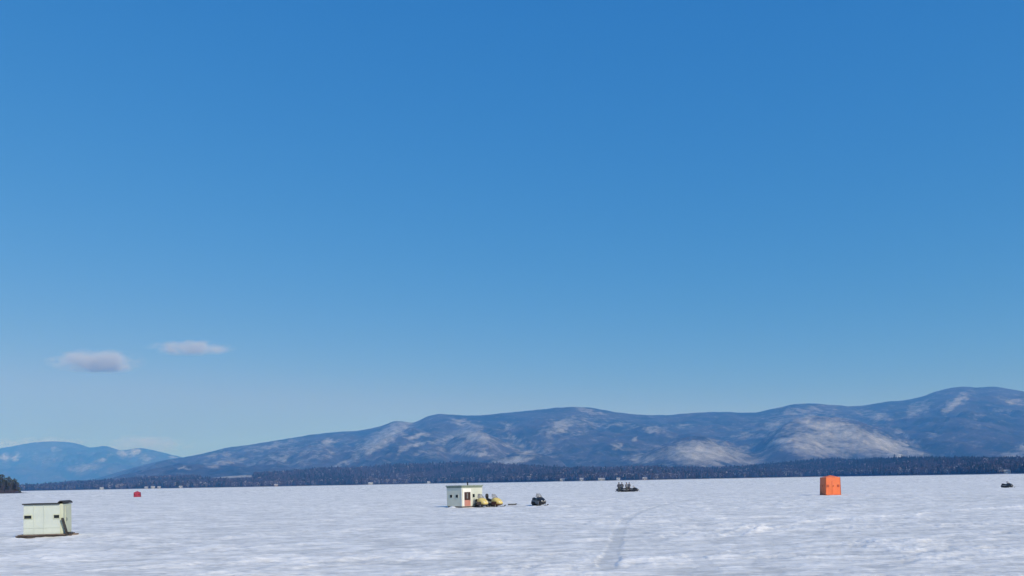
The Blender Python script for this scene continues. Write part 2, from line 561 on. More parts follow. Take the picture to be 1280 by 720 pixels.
def build_range(name, sky_px, Yr, Y0, Y1, spurs, patches, tpx, cols, rows, seed, rough):
    t = np.linspace(tz(tpx[0], 600)[0], tz(tpx[1], 600)[0], cols)
    s = np.linspace(0, 1, rows)
    Yrow = Y0 + (Y1 - Y0) * s ** 1.15
    T, Y = np.meshgrid(t, Yrow, indexing='xy')
    X = T * Y
    crest = curve(slopes(sky_px), T) * Yr
    q = (Y - Y0) / (Yr - Y0)
    front = np.clip(q, 0, 1)
    # gullies and ribs running down the flank
    rib = fbm(X / 900 + 0.3 * Y / 2000, Y / 2600, 4, seed)
    rib2 = 1 - 2 * np.abs(fbm(X / 520 + Y / 1700, Y / 1500, 4, seed + 5))
    prof = front ** 1.55 * (1.0 + 0 * Y)
    mid = np.sin(np.pi * front) ** 1.2
    H = crest * prof + rough * mid * (70 * rib + 34 * rib2)
    back = np.clip((Y - Yr) / 1800, 0, 1)
    H = np.where(Y > Yr, crest * (1 - 0.6 * back) - 10 * back, H)
    for pts, Yc, wf, wb in spurs:
        Yc = Yc * 1.12 if Yc < 9000 else Yc
        c = curve(slopes(pts), T) * Yc
        lo, hi = min(p[0] for p in slopes(pts)), max(p[0] for p in slopes(pts))
        inside = sstep(lo - 0.012, lo + 0.02, T) * sstep(hi + 0.012, hi - 0.02, T)
        Yw = Yc + 260 * fbm(X / 700, Y / 2500, 2, seed + int(Yc))
        dY = Y - Yw
        g = np.where(dY < 0, np.exp(-(dY / wf) ** 2), np.exp(-(dY / wb) ** 2))
        hs = c * g * inside + 16 * rough * rib2 * g
        k = 25.0
        H = np.logaddexp(H / k, hs / k) * k - k * math.log(2) * np.exp(-np.maximum(H, hs).clip(0) / 60)
    H = H + rough * 11 * fbm(X / 150, Y / 150, 4, seed + 9) * np.clip(front * 3, 0, 1) * (1 - 0.75 * front ** 6)
    # keep everything in front below the drawn skyline
    lim = (curve(slopes(sky_px), T)) * Y
    H = np.where(Y < Yr * 0.999, np.minimum(H, lim * 0.985 + 2), H)
    v = np.stack([X, Y, H + np.where(front <= 0, -3, EYE * 0)], -1)
    sn = patch_field(T, (H - EYE) / Y, patches)
    sn = np.where(Y > Yr + 50, 0.15, sn)
    me = np_mesh(name, v.reshape(-1, 3), grid_faces(rows, cols))
    a = me.attributes.new('snow', 'FLOAT', 'POINT')
    a.data.foreach_set('value', sn.ravel().astype(np.float32))
    return tag(link(name, me, None, MS), kind='structure')


build_range('mountain_range', SKYLINE, 9500, 4300, 11600, SPURS, PATCH, (-330, 1640), 1000, 220, 7, 1.35)
build_range('far_mountains', FAR_SKY, 15800, 12000, 18000, [
    ([(-300, 600), (-100, 590), (0, 585), (60, 588), (110, 580), (160, 583), (220, 592), (300, 603)], 13600, 1000, 700),
    ([(60, 606), (100, 580), (130, 566), (150, 572), (175, 590), (200, 604)], 14700, 800, 600)], FAR_PATCH, (-420, 420), 420, 90, 60, 2.0)

# ------------------------------------------------------------------ low wooded shore
SHORE = [(-0.95, 2700), (-0.75, 2700), (-0.61, 2650), (-0.47, 2500), (-0.3, 2450), (-0.08, 2600), (0.06, 2150), (0.14, 2050), (0.27, 2300), (0.4, 2350), (0.52, 1800), (0.62, 1500), (0.7, 1400), (0.95, 1350)]
WOODTOP = [(-330, 612), (-150, 611), (-30, 608), (30, 606.5), (70, 604), (100, 601), (140, 599), (180, 596.5), (225, 594), (260, 593), (300, 590.5), (330, 590), (360, 588), (400, 584.5), (440, 583), (480, 581),
           (540, 578), (570, 576.5), (620, 579), (660, 581), (700, 583.5), (760, 583.5), (800, 583), (860, 584), (900, 584), (940, 581.5), (965, 578.5), (1000, 576.5),
           (1030, 573.5), (1070, 573.5), (1100, 572.5), (1180, 572), (1280, 571), (1400, 570), (1640, 572)]
TREE_H = 15.0
FIELD = [(283, 595.2, 34, 2.6)]       # open snowy field on the slope


def shore_y(t):
    return curve(SHORE, t)


def land_h(t, s):
    """height of the low shore land; s runs 0 at the water's edge to 1 at the far side"""
    Ys = shore_y(t)
    Y = Ys + 2300 * s
    Yc = Ys + 2300 * 0.42
    crest = np.maximum(curve(slopes(WOODTOP), t) * Yc + EYE - TREE_H, 5.0)
    q = np.clip(s / 0.42, 0, 1)
    up = q * q * (3 - 2 * q) * 0.45 + q * 0.55
    h = crest * up
    down = np.clip((s - 0.42) / 0.58, 0, 1)
    h = np.where(s > 0.42, crest * (1 - down) ** 1.5, h)
    X = t * Y
    h = h + (4 * fbm(X / 240, Y / 240, 3, 51) + 2 * fbm(X / 60, Y / 60, 2, 55)) * np.clip(s * 8, 0, 1)
    edge = 1.1 * sstep(0.0, 0.004, s)
    return X, Y, h + edge - 0.25


def in_field(t, h, Y, grow=0.0):
    PX, PY = pix(t, (h - EYE) / Y)
    r = np.zeros(np.shape(t), bool)
    for cx, cy, rx, ry in FIELD:
        r |= ((PX - cx) / (rx + grow)) ** 2 + ((PY - cy) / (ry + grow)) ** 2 < 1
    return r


def build_shore():
    t = np.linspace(-0.95, 0.95, 620)
    s = np.concatenate([np.linspace(0, 0.03, 8), np.linspace(0.045, 1, 60)])
    T, S = np.meshgrid(t, s, indexing='xy')
    X, Y, H = land_h(T, S)
    me = np_mesh('shore_hills', np.stack([X, Y, H], -1).reshape(-1, 3), grid_faces(*T.shape))
    sn = np.where(in_field(T, H, Y), 0.75, 0.10)
    sn = np.where(S < 0.006, 0.9, sn)
    a = me.attributes.new('snow', 'FLOAT', 'POINT')
    a.data.foreach_set('value', sn.ravel().astype(np.float32))
    return tag(link('shore_hills', me, None, MS), kind='structure')


build_shore()

M_CON = mat('conifer_needles', (0.014, 0.020, 0.015), 0.9, 0.45, 0.25, spec=0.1)
M_HARD = mat('bare_twigs', (0.066, 0.053, 0.057), 0.95, 0.35, 0.2, spec=0.05)
M_BIRCH = mat('pale_birch_twigs', (0.30, 0.28, 0.28), 0.9, 0.25, 0.2, spec=0.05)
M_PINE = mat('pine_needles', (0.050, 0.058, 0.034), 0.9, 0.4, 0.3, spec=0.1)
M_BARK = mat('bark', (0.085, 0.068, 0.056), 0.9, 0.35, 3.0, spec=0.1)


def tpl_conifer(rng, layers=8, br=5):
    """triangles of a ragged conifer of height 1"""
    tris = []
    for k in range(layers):
        z = 0.14 + 0.80 * k / layers
        rad = 0.23 * (1 - (z - 0.1)) ** 0.8 * rng.uniform(0.75, 1.2)
        a0 = rng.uniform(0, 6.28)
        for j in range(br):
            a = a0 + 6.283 * j / br + rng.uniform(-.35, .35)
            r = rad * rng.uniform(0.7, 1.25)
            wdt = 0.62
            tris.append([(0, 0, z + 0.16), (r * math.cos(a - wdt), r * math.sin(a - wdt), z - 0.03 + rng.uniform(-.03, .02)),
                         (r * 1.1 * math.cos(a + wdt), r * 1.1 * math.sin(a + wdt), z - 0.03 + rng.uniform(-.03, .02))])
    return np.array(tris)


def tpl_hardwood(rng, n=34):
    tris = []
    for k in range(3):
        a = 2.1 * k
        tris.append([(0.012 * math.cos(a), 0.012 * math.sin(a), 0), (0.012 * math.cos(a + 2.1), 0.012 * math.sin(a + 2.1), 0), (0, 0, 0.8)])
    for k in range(n):
        z = rng.uniform(0.28, 1.0)
        env = 0.27 * math.sin(math.pi * min(1, (z - 0.18) / 0.9)) ** 0.6 + 0.03
        a, r = rng.uniform(0, 6.28), env * math.sqrt(rng.uniform(0.05, 1))
        c = np.array([r * math.cos(a), r * math.sin(a), z])
        sz = rng.uniform(0.06, 0.13)
        p = np.array([[rng.gauss(0, 1) for _ in range(3)] for _ in range(3)])
        p /= np.linalg.norm(p, axis=1)[:, None]
        tris.append(c + p * sz)
    return np.array(tris, dtype=float)


def build_forest():
    rng = random.Random(4)
    r = np.random.default_rng(12)
    cons = [tpl_conifer(rng) for _ in range(6)]
    hard = [tpl_hardwood(rng) for _ in range(8)]
    N = 60000
    t = r.uniform(-0.84, 0.84, N)
    s = r.uniform(0, 1, N) ** 1.5 * 0.47 + 0.0055
    fr = 6500
    t[:fr] = r.uniform(-0.84, 0.84, fr)
    s[:fr] = r.uniform(0.004, 0.022, fr)
    X, Y, H = land_h(t, s)
    # a stand of conifers on the right-hand hill, hardwood with scattered conifers elsewhere
    pc = 0.26 + 0.5 * sstep(0.24, 0.34, t) * sstep(0.62, 0.5, t) * sstep(0.1, 0.3, s) + 0.45 * fbm(X / 260, Y / 260, 3, 71)
    con = r.uniform(0, 1, N) < pc
    keep = ~in_field(t, H, Y, 1.0) & ~in_field(t, H + 13, Y, 0.0) & ~in_field(t, H + 7, Y, 0.0)
    keep &= ~((r.uniform(0, 1, N) < 0.6) & (vnoise(X / 90, Y / 200, 33) > 0.28) & (s < 0.03))     # gaps where cottages stand
    for cx, cy in HOUSE_XY:
        keep &= ~((np.abs(X - cx * Y / cy) < 13) & (Y < cy + 12))
    hgt = np.where(con, r.normal(15.5, 3.2, N), r.normal(14, 2.2, N)).clip(6, 24)
    vs_, mi = [], []
    which = r.integers(0, 1000, N)
    rot = r.uniform(0, 6.283, N)
    wid = r.uniform(0.85, 1.35, N)
    birch = r.uniform(0, 1, N)
    for kind, tpls in ((True, cons), (False, hard)):
        for k, tp in enumerate(tpls):
            idx = np.where(keep & (con == kind) & (which % len(tpls) == k))[0]
            c, sn_ = np.cos(rot[idx]), np.sin(rot[idx])
            p = tp.reshape(-1, 3)
            x = (p[None, :, 0] * c[:, None] - p[None, :, 1] * sn_[:, None]) * (hgt * wid)[idx][:, None] + X[idx][:, None]
            y = (p[None, :, 0] * sn_[:, None] + p[None, :, 1] * c[:, None]) * (hgt * wid)[idx][:, None] + Y[idx][:, None]
            z = p[None, :, 2] * hgt[idx][:, None] + H[idx][:, None] - 0.3
            vs_.append(np.stack([x, y, z], -1).reshape(-1, 3))
            pale = (not kind) & (birch[idx] < np.where(s[idx] < 0.02, 0.16, 0.04))
            mi.append(np.repeat(np.where(pale, 2, 0 if kind else 1), len(tp)))
    v = np.concatenate(vs_)
    f = np.arange(len(v)).reshape(-1, 3)
    me = np_mesh('forest', v, f, False)
    o = link('forest', me, None, M_CON)
    me.materials.append(M_HARD)
    me.materials.append(M_BIRCH)
    me.polygons.foreach_set('material_index', np.concatenate(mi).astype(np.int32))
    tag(o, 'dark mixed winter woods covering the low hills along the far shore', 'forest', kind='stuff')
    print('forest tris', len(f))


# ------------------------------------------------------------------ cottages on the far shore
HOUSES = [  # pixel x, wall colour, width m, storeys height, label
    (127, (0.50, 0.50, 0.49), 11, 4.2, 'white cottage alone on the far shore, leftmost of the shoreline houses'),
    (183, (0.34, 0.30, 0.26), 9, 3.6, 'tan cottage on the far shore, just right of the red tent'),
    (191, (0.45, 0.44, 0.42), 11, 4.6, 'pale two storey shore cottage between a tan and a grey one'),
    (199, (0.36, 0.36, 0.37), 9, 3.6, 'grey cottage at the right end of the row behind the red tent'),
    (226, (0.38, 0.36, 0.33), 10, 4.0, 'beige shore cottage standing apart, right of the row behind the red tent'),
    (345, (0.26, 0.18, 0.13), 11, 3.8, 'brown shore cottage below the open snowy field'),
    (463, (0.48, 0.48, 0.47), 15, 4.4, 'long white shore house left of the two yellow snowmobiles'),
    (536, (0.52, 0.52, 0.52), 10, 4.6, 'white shore cottage just left of the fish house with stovepipe'),
    (703, (0.42, 0.40, 0.37), 12, 4.2, 'cream shore cottage right of the lone black snowmobile'),
    (727, (0.30, 0.32, 0.36), 10, 5.0, 'blue grey shore cottage, tallest left of the standing people'),
    (752, (0.44, 0.43, 0.41), 17, 4.2, 'long pale shore house nearest left of the standing people'),
    (773, (0.55, 0.55, 0.54), 9, 4.0, 'small white shore cottage right behind the standing people'),
    (806, (0.30, 0.22, 0.17), 12, 3.8, 'dark brown shore cottage just right of the standing people'),
    (1259, (0.48, 0.48, 0.47), 10, 4.4, 'white shore cottage behind the rightmost snowmobile'),
]
HOUSE_XY = []
for hpx, *_ in HOUSES:
    ht = tz(hpx, hor(hpx))[0]
    hy = float(shore_y(np.array([ht]))[0]) + 16.0
    HOUSE_XY.append((ht * hy, hy))
build_forest()

M_SNOWROOF = mat('roof_snow', (0.84, 0.85, 0.88), 0.7, 0.05, 1.0, bump=0.3, bscale=3)
M_COTROOF = mat('patchy_snow_on_shingles', (0.42, 0.43, 0.45), 0.8, 0, 0.5, col2=(0.12, 0.11, 0.11))
M_GLASSD = mat('dark_window_glass', (0.02, 0.025, 0.03), 0.08, spec=0.6)
M_TRIMW = mat('white_trim', (0.78, 0.78, 0.76), 0.5)
M_BRICK = mat('chimney_brick', (0.28, 0.14, 0.10), 0.85, 0.2, 5)
for k, ((hx, hy), (hpx, colr, wd, hh, lab)) in enumerate(zip(HOUSE_XY, HOUSES)):
    rng = random.Random(k)
    t_, s_ = np.array([hx / hy]), np.array([16.0 / 2300])
    gz = float(land_h(t_, s_)[2][0])
    root = empty('shore_cottage', (hx, hy, gz - 0.2), math.atan2(-hx, hy) + rng.uniform(-.3, .3))
    tag(root, lab, 'house', 'cottages along the far shore')
    m = mat('cottage_siding_%d' % k, tuple(0.65 * c for c in colr), 0.75, 0.08, 2.0)
    dp, rf = 7.0, 2.6
    MB().rings([[(x, y, z) for y, z in ((-dp / 2, 0), (dp / 2, 0), (dp / 2, hh), (0, hh + rf), (-dp / 2, hh))] for x in (-wd / 2, wd / 2)]).build('wall', m, root)
    r_ = MB()
    for sgn in (-1, 1):
        r_.rings([[(x, sgn * (dp / 2 + .5), hh - .32), (x, sgn * (dp / 2 + .5), hh - .02), (x, 0, hh + rf + .42), (x, 0, hh + rf + .06)] for x in (-wd / 2 - .5, wd / 2 + .5)])
    ro = r_.build('roof', M_COTROOF, root)
    MB().box(wd * .2, wd * .2 + .8, .4, 1.2, hh + 1.5, hh + rf + 1.3).build('chimney', M_BRICK, ro)
    nwin = max(2, int(wd // 3.2))
    for q in range(nwin):
        xc = -wd / 2 + wd * (q + .5) / nwin
        if q == nwin // 2:
            MB().box(xc - .5, xc + .5, -dp / 2 - .06, -dp / 2 + .02, .2, 2.3).build('door', M_TRIMW, root)
            continue
        wn = MB().box(xc - .75, xc + .75, -dp / 2 - .05, -dp / 2 + .02, 1.1, 2.6).build('window', M_TRIMW, root)
        MB().box(xc - .62, xc + .62, -dp / 2 - .08, -dp / 2 - .04, 1.22, 2.48).build('pane', M_GLASSD, wn)


# ------------------------------------------------------------------ single trees
def tree_crown(rng, h, rad, whorls, shape=0.85, z0=0.12):
    """conifer crown: tiers of drooping sprays"""
    mb = MB()
    for k in range(whorls):
        f = k / whorls
        z = h * (z0 + (0.97 - z0) * f)
        R = rad * (1 - f) ** shape + 0.05 * rad
        n = 7 if f < 0.75 else 5
        a0 = rng.uniform(0, 6.28)
        for j in range(n):
            if rng.random() < 0.12: continue
            a = a0 + 6.283 * j / n + rng.uniform(-.3, .3)
            L = R * rng.uniform(0.6, 1.25)
            dirv = Vector((math.cos(a), math.sin(a), 0))
            sd_ = Vector((-math.sin(a), math.cos(a), 0))
            zb = z + rng.uniform(-.02, .02) * h
            prev = Vector((0, 0, zb))
            for q in (0.35, 0.65, 1.0):
                p = dirv * L * q + Vector((0, 0, zb - 0.22 * L * q * q + 0.05 * L * q))
                wv = sd_ * L * (0.30 if q < 0.9 else 0.12) * rng.uniform(.7, 1.2)
                droop = Vector((0, 0, -0.12 * L - 0.02 * h))
                mb.add([prev, p + wv + droop, p + Vector((0, 0, .03 * h)), p - wv + droop], [(0, 1, 2), (0, 2, 3)])
                prev = p * 0.85 + prev * 0.15
    return mb


def pine(name, loc, h, rad, label, group, seed, whorls=15, shape=0.85, z0=0.12, needles=None):
    rng = random.Random(seed)
    root = empty(name, loc, rng.uniform(0, 6))
    tag(root, label, 'tree', group)
    MB().tube([(0, 0, -0.5), (0.02 * h, 0, h * .5), (0, 0, h * .98)], [h * .018, h * .011, h * .002], 7).build('trunk', M_BARK, root)
    tree_crown(rng, h, rad, whorls, shape, z0).build('crown', needles or M_CON, root)
    return root


def bare_tree(name, loc, h, label, group, seed):
    rng = random.Random(seed)
    root = empty(name, loc, rng.uniform(0, 6))
    tag(root, label, 'tree', group)
    mb = MB()
    mb.tube([(0, 0, -0.5), (0.01 * h, 0.01 * h, h * .45), (0, 0, h * .9)], [h * .02, h * .013, h * .003], 6)
    cr = MB()
    for k in range(26):
        z = h * rng.uniform(.25, .85)
        a = rng.uniform(0, 6.28)
        L = h * rng.uniform(.14, .30)
        e = Vector((math.cos(a) * L, math.sin(a) * L, z + L * rng.uniform(.4, 1.0)))
        s0 = Vector((0, 0, z))
        mb.tube([s0, s0.lerp(e, .5) + Vector((0, 0, -.03 * h)), e], [h * .007, h * .004, h * .0015], 4)
        for q in range(16):
            p = s0.lerp(e, rng.uniform(.3, 1.05))
            d = Vector((rng.gauss(0, 1), rng.gauss(0, 1), rng.gauss(.5, .8))).normalized() * h * rng.uniform(.05, .11)
            n_ = Vector((rng.gauss(0, 1), rng.gauss(0, 1), rng.gauss(0, 1))).normalized() * h * .009
            cr.add([p - n_, p + n_, p + d], [(0, 1, 2)])
    mb.build('trunk', M_BARK, root)
    cr.build('crown', M_HARD, root)
    return root


# the wooded point at the left edge
PT_Y = 640.0


def build_point():
    c = ground(-56, hor(-56) + EYE * 1000 / PT_Y)
    rng = np.random.default_rng(3)
    n, m = 26, 48
    rr = np.linspace(0, 1, n)
    aa = np.linspace(0, 2 * math.pi, m, endpoint=False)
    R, A = np.meshgrid(rr, aa, indexing='ij')
    wob = 1 + 0.12 * np.sin(3 * A + 1) + 0.07 * np.sin(5 * A)
    X = c.x + 33 * R * wob * np.cos(A)
    Y = c.y + 30 + 30 * R * wob * np.sin(A)
    Z = 1.8 * (1 - R ** 2.2) - 0.15 + 0.25 * fbm(X / 6, Y / 6, 3, 8) * (1 - R)
    v = np.stack([X, Y, Z], -1).reshape(-1, 3)
    i, j = np.meshgrid(np.arange(n - 1), np.arange(m), indexing='ij')
    j2 = (j + 1) % m
    f = np.stack([i * m + j, (i + 1) * m + j, (i + 1) * m + j2, i * m + j2], -1).reshape(-1, 4)
    me = np_mesh('wooded_point', v, f)
    a = me.attributes.new('snow', 'FLOAT', 'POINT')
    a.data.foreach_set('value', np.full(len(v), 0.25, np.float32))
    tag(link('wooded_point', me, None, MS), kind='structure')


build_point()
POINT = [  # px x, top py, depth offset, conifer?, label
    (-62, 590, 30, 1, 'tall pine hidden beyond the left edge on the wooded point'),
    (-40, 593, 34, 1, 'pine outside the left edge on the wooded point'),
    (-18, 591, 26, 1, 'pine just outside the left edge of the wooded point'),
    (-6, 594.5, 18, 0, 'bare brown tree at the left edge on the wooded point'),
    (2, 591.5, 24, 1, 'tallest dark pine on the wooded point at the left edge'),
    (7, 596, 12, 1, 'shorter pine in front of the tallest on the wooded point'),
    (11, 594.5, 22, 1, 'slim dark pine, second from the right on the wooded point'),
    (13, 602, 8, 0, 'low bare brown tree in front on the wooded point'),
    (18.5, 597, 20, 1, 'small dark pine, rightmost on the wooded point'),
    (21, 604, 14, 0, 'low bare bush like tree at the right tip of the wooded point'),
    (4, 603, 5, 0, 'low bare brown tree at the left edge, nearest the ice'),
]
for k, (px, py, off, con, lab) in enumerate(POINT):
    if px < -10: continue
    Y = PT_Y + off
    t_, z_ = tz(px, py)
    top = EYE + z_ * Y
    loc = (t_ * Y, Y, 0.9)
    if con:
        pine('pine_tree', loc, top - 0.9, (top - 0.9) * 0.36, lab, 'trees on the wooded point', 100 + k, 17, 0.55, 0.05, M_PINE)
    else:
        bare_tree('bare_tree', loc, top - 0.9, lab, 'trees on the wooded point', 200 + k)


def build_brush():
    """undergrowth on the point"""
    r = random.Random(9)
    mb = MB()
    for k in range(2600):
        px = r.uniform(-30, 23)
        Y = PT_Y + r.uniform(2, 26)
        x = tz(px, hor(px))[0] * Y
        h = r.uniform(1.0, 4.5) * (1 if px < 15 else 0.7)
        n = Vector((r.gauss(0, 1), r.gauss(0, 1), 0)).normalized() * 0.10
        p = Vector((x, Y, r.uniform(.2, .8)))
        mb.add([p - n, p + n, p + Vector((r.gauss(0, .7), r.gauss(0, .7), h))], [(0, 1, 2)])
    tag(mb.build('brush', M_HARD), 'tangle of bare brown shrubs under the trees of the wooded point', 'brush', kind='stuff')


build_brush()

# tall pines one can pick out against the mountains
TALL = [(963, 577, 'tall pine at the left end of the dark ridge line, left of orange tent'),
        (981, 575.5, 'tall pine on the ridge line, second left of the orange tent'),
        (1001, 573, 'tall pine on the ridge line nearest left of the orange tent'),
        (1023, 571, 'broad tall pine on the ridge line just above the orange tent'),
        (1047, 570.5, 'tall pine on the ridge line just right of the orange tent'),
        (1066, 571.5, 'tall pine on the ridge line, second right of the orange tent'),
        (1092, 570.5, 'slim pine on the ridge line, left of the tallest one'),
        (1118, 566, 'tallest pine breaking the ridge line under the bare snowy slope'),
        (1150, 570, 'tall pine on the ridge line right of the tallest one'),
        (1206, 569.5, 'tall pine on the ridge line below the highest summit'),
        (795, 580.5, 'tall pine above the woods right over the standing people'),
        (918, 581.5, 'tall pine above the woods at the foot of the pale hill')]
for k, (px, py, lab) in enumerate(TALL):
    t_ = tz(px, py)[0]
    X_, Y_, H_ = land_h(np.array([t_]), np.array([0.40]))
    Y_ = float(Y_[0]); H_ = float(H_[0])
    top = EYE + tz(px, py)[1] * Y_
    hh = min(max(top - H_, 16), 32)
    pine('tall_pine', (t_ * Y_, Y_, H_ - 0.5), hh, hh * 0.24, lab, 'tall pines along the ridge line', 300 + k, 12, 0.7, 0.2)

# ================================================================== THINGS ON THE ICE
M_BLACK = mat('black_plastic', (0.018, 0.019, 0.022), 0.42, 0.2, 8, spec=0.5)
M_RUBBER = mat('black_rubber', (0.02, 0.02, 0.021), 0.85, 0.2, 12, bump=0.5, bscale=60)
M_VINYL = mat('black_vinyl', (0.022, 0.021, 0.022), 0.5, 0.2, 6)
M_STEEL = mat('dull_steel', (0.30, 0.31, 0.32), 0.45, 0.15, 8, metal=0.8)
M_YEL = mat('faded_yellow_paint', (0.74, 0.58, 0.16), 0.42, 0.0, 4, spec=0.5, col2=(0.62, 0.50, 0.20))
M_DGREY = mat('charcoal_panel', (0.035, 0.037, 0.042), 0.4, 0.2, 6, spec=0.5)
M_GREY = mat('grey_panel', (0.16, 0.165, 0.175), 0.5, 0.15, 6)
M_BROWN = mat('rusty_brown_panel', (0.12, 0.045, 0.025), 0.6, 0.3, 8)
M_SMOKE = mat('smoky_windshield', (0.30, 0.30, 0.31), 0.15, spec=0.5, alpha=0.55)
M_LENS = mat('headlight_lens', (0.75, 0.75, 0.72), 0.1, spec=0.7)


def ring_section(x, hw, z0, z1, n=14, p=2.6):
    out = []
    zc, hz = (z0 + z1) / 2, (z1 - z0) / 2
    for k in range(n):
        a = 2 * math.pi * k / n
        c, s = math.cos(a), math.sin(a)
        out.append((x, hw * math.copysign(abs(c) ** (2 / p), c), zc + hz * math.copysign(abs(s) ** (2 / p), s)))
    return out


def snowmobile(loc, heading, label, body=None, side=None, sca=1.0, group='snowmobiles parked on the ice', rest=False):
    """x forward, about 2.7 m long"""
    body, side = body or M_BLACK, side or M_DGREY
    root = empty('snowmobile', loc, heading, sca)
    tag(root, label, 'snowmobile', group)
    # hood
    h = MB().rings([ring_section(0.18, 0.36, .30, .92), ring_section(0.45, 0.43, .26, .98), ring_section(0.78, 0.45, .24, .90),
                    ring_section(1.08, 0.42, .24, .74), ring_section(1.30, 0.33, .27, .60), ring_section(1.42, 0.18, .34, .50)])
    hd = h.build('hood', body, root, smooth=True)
    for s in (-1, 1):
        MB().rings([ring_section(1.20, .07, .50, .62), ring_section(1.385, .06, .47, .57)]).build('headlight', M_LENS, hd, smooth=True).location.y = s * .17
    # side panels, nose pan
    for s in (-1, 1):
        MB().obox((.70, s * .435, .40), (.42, 0, 0), (0, .025, .01 * s), (0.03, 0, .15)).build('side_panel', side, root, bevel=.015)
    MB().rings([ring_section(.2, .34, .12, .36), ring_section(.8, .40, .10, .34), ring_section(1.28, .26, .20, .38)])  .build('belly_pan', M_BROWN if side is M_BROWN else M_BLACK, root, smooth=True)
    # windshield: curved sheet with thickness
    wv = []
    n = 9
    for th in (0.0, 0.012):
        for zi, (x0, z0, wdt) in enumerate(((.62, .90, .40), (.42, 1.12, .36), (.26, 1.33, .24))):
            for k in range(n):
                u = -1 + 2 * k / (n - 1)
                wv.append((x0 - .20 * u * u + th, wdt * u * (1 - .06 * abs(u)), z0 + th * .4))
    wf = []
    for l in range(2):
        for zi in range(2):
            for k in range(n - 1):
                a = l * 3 * n + zi * n + k
                wf.append((a, a + 1, a + n + 1, a + n))
    for zi in (0, 2):
        for k in range(n - 1):
            a = zi * n + k
            wf.append((a, a + 1, a + 1 + 3 * n, a + 3 * n))
    MB().add(wv, wf).build('windshield', M_SMOKE, root, smooth=True)
    # handlebar
    MB().tube([(.10, -.36, 1.02), (.16, -.15, 1.04), (.20, 0, .98), (.16, .15, 1.04), (.10, .36, 1.02)], .018).tube([(.35, 0, .7), (.20, 0, .98)], .025).build('handlebar', M_BLACK, root, smooth=True)
    # tunnel, seat, track
    MB().rings([[(x, -.22, .42), (x, .22, .42), (x, .22, .58), (x, -.22, .58)] for x in (-1.18, .40)]).build('tunnel', M_STEEL if body is not M_BLACK else M_GREY, root, bevel=.02)
    for s in (-1, 1):
        MB().box(-.95, .35, s * .33 - .10, s * .33 + .10, .26, .30).build('running_board', M_BLACK, root)
    st = MB().rings([ring_section(-1.12, .17, .56, .86), ring_section(-.95, .20, .55, .90), ring_section(-.5, .20, .55, .80), ring_section(0.0, .18, .55, .76), ring_section(.28, .15, .6, .86)])
    st.build('seat', M_VINYL, root, smooth=True)
    if rest:
        MB().rings([ring_section(-1.16, .17, .84, 1.38), ring_section(-1.02, .17, .84, 1.36)]).build('backrest', M_VINYL, root, smooth=True)
    tr = []
    for k in range(24):
        a = 2 * math.pi * k / 24
        cx, r = (.30, .19) if math.cos(a) > 0 else (-1.02, .19)
        tr.append((cx + r * math.cos(a), .20 + r * math.sin(a)))
    tk = MB().rings([[(x, y, z) for x, z in tr] for y in (-.19, .19)])
    tko = tk.build('track', M_RUBBER, root)
    lg = MB()
    for k in range(9):
        lg.box(-1.0 + k * .15, -.97 + k * .15, -.18, .18, -.015, .02)
    lg.build('lugs', M_RUBBER, tko)
    MB().rings([[(-1.30, -.22, .18), (-1.30, .22, .18), (-1.28, .22, .20), (-1.28, -.22, .20)], [(-1.19, -.22, .50), (-1.19, .22, .50), (-1.17, .22, .52), (-1.17, -.22, .52)]]).build('snow_flap', M_RUBBER, root)
    MB().box(-1.225, -1.185, -.14, .14, .52, .60).build('tail_light', mat('red_lens', (.35, .02, .02), .2), root)
    # skis on their struts
    for s in (-1, 1):
        pts = [(.55, .06), (.75, .02), (1.20, .02), (1.42, .07), (1.56, .18)]
        rs = [[(x, s * .47 - .065, z), (x, s * .47 + .065, z), (x, s * .47 + .065, z + .025), (x, s * .47 - .065, z + .025)] for x, z in pts]
        sk = MB().rings(rs).build('ski', M_BLACK, root)
        MB().tube([(1.0, s * .47, .04), (.95, s * .42, .30), (.85, s * .30, .40)], .03).build('strut', M_STEEL, sk)
        MB().tube([(1.2, s * .47, .03), (1.38, s * .47, .16), (1.54, s * .47, .18)], .012).build('ski_loop', M_STEEL, sk)
    return root


# ---- left fish house
M_PALE = mat('pale_green_white_panel', (0.54, 0.60, 0.565), 0.6, 0.05, 1.5, bump=.15, bscale=14, col2=(0.47, 0.53, 0.51))
M_PALEY = mat('yellowed_panel', (0.55, 0.59, 0.45), 0.6, 0.05, 1.5, col2=(0.50, 0.53, 0.42))
M_ROOFD = mat('dark_roofing_felt', (0.035, 0.038, 0.042), 0.8, 0.2, 6, bump=.4)
M_SKID = mat('weathered_brown_timber', (0.16, 0.13, 0.115), 0.85, 0.3, 5, bump=.4)
M_HOLE = mat('dark_window_pane', (0.012, 0.016, 0.018), 0.25, spec=0.4)
M_DKW = mat('dark_stained_board', (0.05, 0.045, 0.04), 0.8, 0.3, 6)


